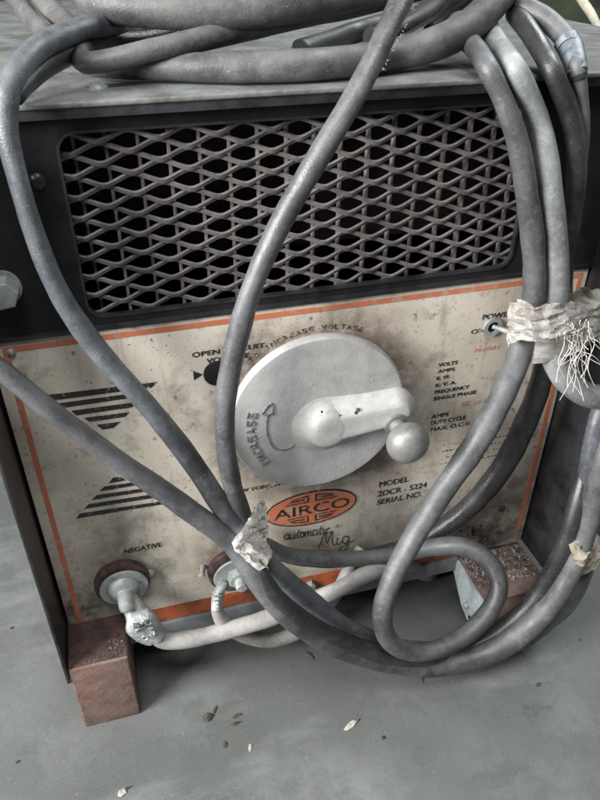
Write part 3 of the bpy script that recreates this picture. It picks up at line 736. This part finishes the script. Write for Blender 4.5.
# white leads from the terminals, with their lugs
def lead(tc, lugpts, pts, label, wrap):
    L = thing('lead_cable', (tc.x, -.02, tc.z), label, 'cable', 'chalky leads bolted to the output terminals')
    cable('sheath', pts, M['rubber_white'], None, None, None, .06, L)
    s = catmull(pxpath(lugpts), .002)
    lug = put('lug', mesh_of(tube_bm(s, 18, 9, .30, .0008), True, 60), M['lead'], L)
    return L, lug
L1, lug1 = lead(ta, [(126,594,-.018,7),(133,606,-.026,9),(138,615,-.034,9),(142,624,-.040,11),(148,632,-.041,12),(155,638,-.042,10)],
    [(150,634,-.042,7),(164,641,-.043,8.5),(190,639,-.043,8.8),(225,631,-.041,8.8),(262,620,-.040,8.8),(302,605,-.039,8.8),(338,590,-.038,8.5),(368,574,-.036,8.5),(398,566,-.020,8.5),(425,572,.02,8.5),(440,570,.09,8)],
    'longer chalky white lead bolted to the left terminal and passing behind the bundle', 1)
# ragged strands round the first lug
bm = bmesh.new()
for i in range(26):
    a = random.uniform(0, 6.28); px = 146+11*math.cos(a)*random.uniform(.5, 1); py = 629+11*math.sin(a)*random.uniform(.4, 1)
    q = [(px, py, -.052+random.uniform(-.004, .01), .9), (px+random.uniform(-5, 5), py+random.uniform(-4, 4), -.054+random.uniform(-.004, .01), .9), (px+random.uniform(-8, 8), py+random.uniform(-5, 5), -.05+random.uniform(-.004, .01), .6)]
    tube_bm(catmull(pxpath(q), .002), 6, i, 0, 0, bm)
put('frayed_strand', mesh_of(bm, True), M['lead'], L1, kind='stuff')
L2, lug2 = lead(tb, [(223,584,-.0155,5),(219,592,-.024,6.5),(217,599,-.029,7),(216,606,-.032,6.5)],
    [(216.5,602,-.032,5.5),(218,613,-.033,6.5),(226,625,-.033,7.5),(245,636,-.032,7.8),(275,640,-.030,7.8),(302,629,-.026,7.8),(322,610,-.022,7.5),(338,590,-.018,7.2),(348,570,-.016,7),(362,548,-.006,7)],
    'shorter chalky white lead bolted to the right terminal and dipping in a small curve', 2)
for k in range(4):
    p = [(212.5, 592+k*4.2, -.032, 1.0), (218, 594+k*4.2, -.041, 1.0), (223.5, 593+k*4.2, -.033, 1.0)]
    put('crimp_rib', mesh_of(tube_bm(catmull(pxpath(p), .001), 8, k, .1, 0), True), M['washer'], L2)

# ------------------------------------------------------------------ cables lying on the lid
TG = 'heavy cables lying on the lid'
cable('cable', [(84,-20,.10,15),(92,-2,.085,17),(118,4,.07,20),(165,8,.055,21.5),(225,9,.045,21.5),(290,2,.04,20.5),(350,-8,.045,19),(420,-24,.06,18),(480,-50,.10,16.5),(500,-66,.20,14)], M['rubber_top'],
      'thickest dust coated cable along the very top above the left half of the grille', 'cable', TG, .03)
cable('cable', [(150,10,.20,9),(122,22,.15,10),(96,40,.075,11),(80,52,.045,11),(85,62,.032,11),(110,60,.028,11),(150,50,.028,11),(200,39,.034,11.5),(250,28,.05,12),(305,15,.06,12.5),(360,3,.075,12.5),(420,-12,.10,12)], M['rubber_top'],
      'dusty cable with tight bend at its left end, slanting up to the right', 'cable', TG, .03)
cable('cable', [(84,66,.14,9),(118,68,.09,11),(160,67,.055,14),(220,67,.035,15.5),(280,66,.028,16),(340,62,.027,16.2),(395,54,.030,16.5),(440,42,.03,17),(476,20,.04,17),(500,-6,.05,17),(512,-36,.08,16.5),(490,-60,.16,15),(420,-64,.24,13)], M['rubber_top'],
      'thick dusty cable lying along the front edge of the lid and rising at the right', 'cable', TG, .03)
cable('cable', [(-6,-30,.30,9.5),(12,-6,.26,10),(30,18,.22,10),(54,40,.16,10),(90,60,.12,9)], M['rubber_top'], 'pale cable in the upper left corner, leftmost of the pair', 'cable', 'pale cables behind the left end')
cable('cable', [(18,-30,.28,10),(38,-6,.24,10.5),(58,16,.20,10.5),(84,36,.15,10),(110,52,.12,9)], M['rubber_top'], 'pale cable in the upper left corner, nearer the big cable', 'cable', 'pale cables behind the left end')
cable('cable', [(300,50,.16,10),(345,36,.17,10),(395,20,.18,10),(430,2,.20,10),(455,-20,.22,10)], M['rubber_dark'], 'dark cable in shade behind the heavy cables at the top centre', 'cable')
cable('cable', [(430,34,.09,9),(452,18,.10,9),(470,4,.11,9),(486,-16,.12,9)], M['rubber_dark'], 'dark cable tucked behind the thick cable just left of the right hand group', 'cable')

cable('cable', [(172,32,.10,9),(140,40,.085,10.5),(105,42,.070,11.5),(72,52,.045,12.5),(44,66,.020,12.5),(24,84,.000,11.5),(12,100,-.012,10)], M['rubber_dark'], 'added dark cable standing for the shade under the leftmost hanging cable', 'cable')  # extra cable, put in to darken the shaded underside of cable A
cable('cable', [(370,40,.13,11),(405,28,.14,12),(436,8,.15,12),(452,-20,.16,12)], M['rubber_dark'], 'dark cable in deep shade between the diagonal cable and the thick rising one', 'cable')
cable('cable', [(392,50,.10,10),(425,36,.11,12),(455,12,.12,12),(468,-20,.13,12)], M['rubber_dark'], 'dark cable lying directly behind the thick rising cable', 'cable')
cH = cable('cable', [(246,540,-.074,7),(252,556,-.086,9),(270,590,-.104,10.5),(302,620,-.108,10.5),(346,643,-.112,10.5),(400,657,-.112,10.5),(456,655,-.108,10.5),(504,628,-.104,10.5),(540,592,-.102,10),(561,553,-.100,10),(575,510,-.09,10),(590,460,-.07,10),(606,400,-.06,10)],
    M['rubber_dark'], 'dark glossy cable leaving the silver tape along the inside of the bottom curve', 'cable', BUN)
# ------------------------------------------------------------------ tapes
def crumple_sleeve(samples_pts, seed, amp, mat, name, label, cat, flat=1.0, sides=64, parent=None, step=.0016):
    s = catmull(pxpath(samples_pts), step)
    bm = tube_bm(s, sides, seed, .0, 0, None, flat)
    for v in bm.verts:
        q = v.co*150+Vector((seed, 0, 0)); a = noise.noise_vector(q*.5)*amp*1.3+noise.noise_vector(q*1.6)*amp*.7
        r = noise.ridged_multi_fractal(v.co*70+Vector((seed*3, 0, 0)), .9, 2.1, 3, 1, 2)-1.0
        v.co += a+a.normalized()*r*amp*.35
    return put(name, mesh_of(bm, True, 28), mat, parent, label=label, cat=cat)
def flap(pts_grid, seed, amp, mat, name, parent, thick=.0004):
    """ragged sheet from a grid of world points"""
    bm = bmesh.new(); R = len(pts_grid); C_ = len(pts_grid[0]); K = 6
    def interp(u_, v_):
        i = min(R-2, int(u_)); j = min(C_-2, int(v_)); a = u_-i; b = v_-j
        return (pts_grid[i][j]*(1-a)*(1-b)+pts_grid[i+1][j]*a*(1-b)+pts_grid[i][j+1]*(1-a)*b+pts_grid[i+1][j+1]*a*b)
    G = []
    for i in range((R-1)*K+1):
        row = []
        for j in range((C_-1)*K+1):
            p = interp(i/K, j/K); q = Vector((p.x*80, p.y*110, p.z*190))+Vector((seed, seed, 0))
            row.append(bm.verts.new(p+noise.noise_vector(q)*amp+noise.noise_vector(q*2.6)*amp*.5))
        G.append(row)
    for i in range(len(G)-1):
        for j in range(len(G[0])-1): bm.faces.new((G[i][j], G[i][j+1], G[i+1][j+1], G[i+1][j]))
    bmesh.ops.solidify(bm, geom=bm.faces[:], thickness=thick)
    return put(name, mesh_of(bm, True, 30), mat, parent)
# silver tape holding A, B and C together by the right terminal
t1 = crumple_sleeve([(236,534,-.074,17),(243,540,-.078,17.5),(252,550,-.083,17.5),(260,560,-.087,17)], 4, .0012, M['tape_foil'], 'silver_tape', 'crumpled silver tape with upright torn tail tying cables between right terminal and badge', 'tape', 1.0)
flap([[PY(236,548,-.100), PY(266,552,-.100)], [PY(243,532,-.105), PY(268,534,-.102)], [PY(250,516,-.106), PY(268,518,-.101)], [PY(260,500,-.102), PY(265,502,-.099)]], 3, .0030, M['tape_foil'], 'torn_tail', t1)
flap([[PY(236,540,-.098), PY(252,546,-.106)], [PY(240,552,-.104), PY(262,558,-.108)], [PY(252,560,-.108), PY(270,570,-.104)]], 8, .0034, M['tape_foil'], 'torn_tail', t1)
# white tape wrapped round the right group
def band(px, py, Y, hx, hy, z0, z1, seed, amp, mat, name, label, cat):
    c = PY(px, py, Y); bm = bmesh.new(); n, m_ = 150, 34; rings = []
    for j in range(m_+1):
        t = j/m_; z = z0+(z1-z0)*t; ring = []
        for i in range(n):
            a = 2*math.pi*i/n
            k = 1+.05*math.sin(9*t+a*2)+.07*noise.noise(Vector((math.cos(a)*2, math.sin(a)*2, t*2+seed)))
            e = (.9+.1*math.sin(math.pi*t))
            p = Vector((c.x+hx*k*e*math.cos(a), c.y+hy*k*e*math.sin(a), c.z+z+.006*noise.noise(Vector((math.cos(a)*3, math.sin(a)*3, seed)))+.08*hx*math.cos(a)))
            q = p*150
            p += noise.noise_vector(q*Vector((.35, .35, 1.0)).x)*amp+noise.noise_vector(Vector((q.x*.5, q.y*.5, q.z*2.0)))*amp*.8
            ring.append(bm.verts.new(p))
        rings.append(ring)
    for a_, b_ in zip(rings, rings[1:]):
        for i in range(n): bm.faces.new((a_[i], a_[(i+1) % n], b_[(i+1) % n], b_[i]))
    bmesh.ops.solidify(bm, geom=bm.faces[:], thickness=.0012)
    return put(name, mesh_of(bm, True, 25), mat, None, label=label, cat=cat)
t2 = band(556, 325, -.046, .0445, .0240, -.021, .023, 5, .0016, M['tape_white'], 'white_tape', 'wide crumpled white tape tying the right hand cables beside the power switch', 'tape')
cols = ((508, -.060), (517, -.073), (532, -.081), (550, -.085), (568, -.083), (584, -.077), (604, -.070), (625, -.064))
flap([[PY(x_, y0+3.2*math.sin(x_*.13)+(1 if k_ != 1 else 0)*random.uniform(-2, 2)-(x_-508)*.03, Y_) for x_, Y_ in cols] for k_, y0 in enumerate((305, 314, 324, 334, 344))], 5, .0030, M['tape_white'], 'outer_wrap', t2)
flap([[PY(518,299,-.066), PY(532,303,-.070)], [PY(515,312,-.072), PY(538,316,-.082)]], 15, .0022, M['tape_white'], 'torn_edge', t2)
bm = bmesh.new()
for i in range(34):
    x0 = random.gauss(577, 8); y0 = random.uniform(318, 346); ln = random.choice((16, 24, 38, 50, 56))*random.uniform(.8, 1.1); dx = random.gauss(-2, 12)
    pts = [(x0, y0, -.085, .4), (x0+random.uniform(-4, 6), y0+ln*.3, -.082+random.uniform(-.006, .004), .45), (x0+dx*.5+random.uniform(-8, 8), y0+ln*.62, -.088+random.uniform(-.006, .006), .4), (x0+dx+random.uniform(-5, 5), y0+ln, -.090+random.uniform(-.008, .008), .3)]
    tube_bm(catmull(pxpath(pts), .002), 6, i, 0, 0, bm)
put('frayed_thread', mesh_of(bm, True), M['thread'], t2, kind='stuff')
# tan tape low on the right
t3 = crumple_sleeve([(575,538,-.092,21),(582,547,-.094,23.5),(584,557,-.095,22.5)], 31, .0020, M['tape_tan'], 'tan_tape', 'grubby tan tape round the cables at the lower right beside the skid', 'tape', .8)
tz = crumple_sleeve([(576,536,-.100,16),(581,548,-.106,18),(580,558,-.106,15)], 41, .0026, M['tape_tan'], 'loose_end', None, None, .6, 48, t3)

# little threads and fluff stuck on cables
bm = bmesh.new()
for i in range(26):
    t = random.random()**1.3
    px, py = 416-34*t, 4+66*t
    q = [(px, py, -.022-.02*t, .35), (px+random.uniform(-1, 2.5), py+random.uniform(-1, 2), -.024-.02*t, .4), (px+random.uniform(0, 4), py+random.uniform(-1, 3), -.022-.02*t, .3)]
    tube_bm(catmull(pxpath(q), .001), 5, i, 0, 0, bm)
fl = put('fluff', mesh_of(bm, True), M['rubber_white'], cC, kind='stuff')

# ------------------------------------------------------------------ things on the floor
DG = 'scraps of dirt on the floor'
def chip(px, py, s, mat, label, ang=0, asp=2.0, flatn=.35):
    c = PZ(px, py, FL); bm = bmesh.new(); bmesh.ops.create_icosphere(bm, subdivisions=2, radius=1)
    sd_ = px*.37
    for v in bm.verts:
        k = 1+.55*noise.noise(v.co*1.7+Vector((sd_, 0, 0))); v.co = Vector((v.co.x*asp*s*k, v.co.y*s*k, v.co.z*s*flatn*k))
    bmesh.ops.rotate(bm, verts=bm.verts, cent=(0, 0, 0), matrix=Matrix.Rotation(math.radians(ang), 3, 'Z'))
    for v in bm.verts: v.co += c+Vector((0, 0, s*flatn*.8))
    put('floor_scrap', mesh_of(bm, False), M[mat], None, label=label, cat='scrap', group=DG)
chip(208, 718, .0046, 'debris', 'largest black scrap on the floor, right of the left foot', 30, 1.1, .5)
chip(215, 710, .0018, 'debris', 'small curl of dirt just above the largest black scrap', 60, 2.6)
chip(237, 716, .0020, 'debris', 'thin black splinter right of the largest black scrap', 12, 3)
chip(235, 724, .0019, 'debris', 'lower of the two thin splinters right of the largest black scrap', 5, 3.2)
chip(225, 745, .0024, 'debris', 'small dark scrap below the thin splinters', 80, 1.6)
chip(250, 748, .0018, 'leaf', 'pale fleck right of the small dark scrap', 70, 2.4)
chip(350, 726, .0028, 'leaf', 'pale dry leaf piece below the middle of the cable bundle', 25, 3.2)
chip(357, 722, .0013, 'debris', 'dark stalk at the tip of the pale dry leaf', 30, 4)
chip(383, 738, .0022, 'debris', 'small black crumb right of the pale dry leaf', 10, 1.3)
chip(310, 656, .0024, 'debris', 'black sliver close under the cable bundle at its left', -60, 3)
chip(422, 680, .0020, 'debris', 'dark crumb just below the lowest part of the bundle', 70, 1.8)
chip(538, 685, .0020, 'debris', 'dark crumb on open floor at the lower right', 20, 1.8)
chip(122, 793, .0034, 'leaf', 'pale scrap at the bottom edge of the picture near the left', 30, 1.3)
chip(128, 788, .0013, 'debris', 'thin dark stalk beside the pale scrap at the bottom edge', 10, 5)
chip(580, 640, .0016, 'debris', 'tiny dark speck on the floor near the right edge', 0, 1.5)
chip(18, 762, .0016, 'debris', 'tiny dark speck on the floor near the lower left corner', 0, 1.5)
chip(12, 628, .0016, 'debris', 'tiny dark speck on the floor left of the machine', 0, 1.5)

# ------------------------------------------------------------------ green canvas heap behind on the right
cx, cy = 1.05, 1.35
bm = bmesh.new(); bmesh.ops.create_uvsphere(bm, u_segments=96, v_segments=60, radius=1)
for v in bm.verts:
    d = v.co.normalized(); k = 1+.22*noise.noise(d*2.2)+.10*noise.noise(d*6)+.05*abs(noise.noise(d*13))
    v.co = Vector((d.x*.62*k+cx, d.y*.45*k+cy, max(0, FL*0+d.z*.48*k+.18)+FL if False else max(FL+.001, FL+.22+d.z*.42*k)))
hp = put('canvas_heap', mesh_of(bm, True), M['tarp'], None, label='dark green canvas heap behind the right rear corner of the machine', cat='canvas')
def surf(px, py):
    v = ray(px, py); return CAM+v*1.28
s = catmull([(surf(574, -12)+Vector((0, 0, 0)), .008), (surf(583, 2), .008), (surf(590, 12), .008), (surf(600, 30), .006)], .004)
bm = tube_bm(s, 12, 0, .05, 0); put('strap', mesh_of(bm, True), M['strap'], hp)

# ------------------------------------------------------------------ light
w = bpy.data.worlds.new('World'); sc.world = w; w.use_nodes = True
bg = w.node_tree.nodes['Background']; bg.inputs['Color'].default_value = (.93, .97, 1.0, 1); bg.inputs['Strength'].default_value = .11
def area(name, loc, target, sx, sy, power, color):
    l = bpy.data.lights.new(name, 'AREA'); l.shape = 'RECTANGLE'; l.size = sx; l.size_y = sy; l.energy = power; l.color = color
    o = bpy.data.objects.new(name, l); COL.objects.link(o); o.location = loc
    o.rotation_euler = (Vector(target)-Vector(loc)).to_track_quat('-Z', 'Y').to_euler(); return o
area('doorway_light', (-1.62, -.60, .85), (0, 0, -.08), .85, .75, 105, (1.0, .99, .975))
area('front_fill', (-.25, -1.0, 2.3), (0, 0, 0), .9, .6, 36, (1.0, .99, .975))  # added fill from above the front to brighten the panel, no known source
area('window_light', (1.05, .40, 1.45), (0, 0, .1), .9, .6, 24, (.93, .98, 1.0))

# ------------------------------------------------------------------ camera
cam = bpy.data.cameras.new('camera'); co = bpy.data.objects.new('camera', cam); COL.objects.link(co)
cam.sensor_fit = 'HORIZONTAL'; cam.sensor_width = 36; cam.lens = 36*F/600; cam.clip_start = .02; cam.clip_end = 100
R = Matrix((RT, -DN, -FW)).transposed(); co.matrix_world = Matrix.Translation(CAM) @ R.to_4x4()
sc.camera = co
sc.view_settings.view_transform = 'Standard'; sc.view_settings.look = 'None'; sc.view_settings.exposure = 0; sc.view_settings.gamma = 1
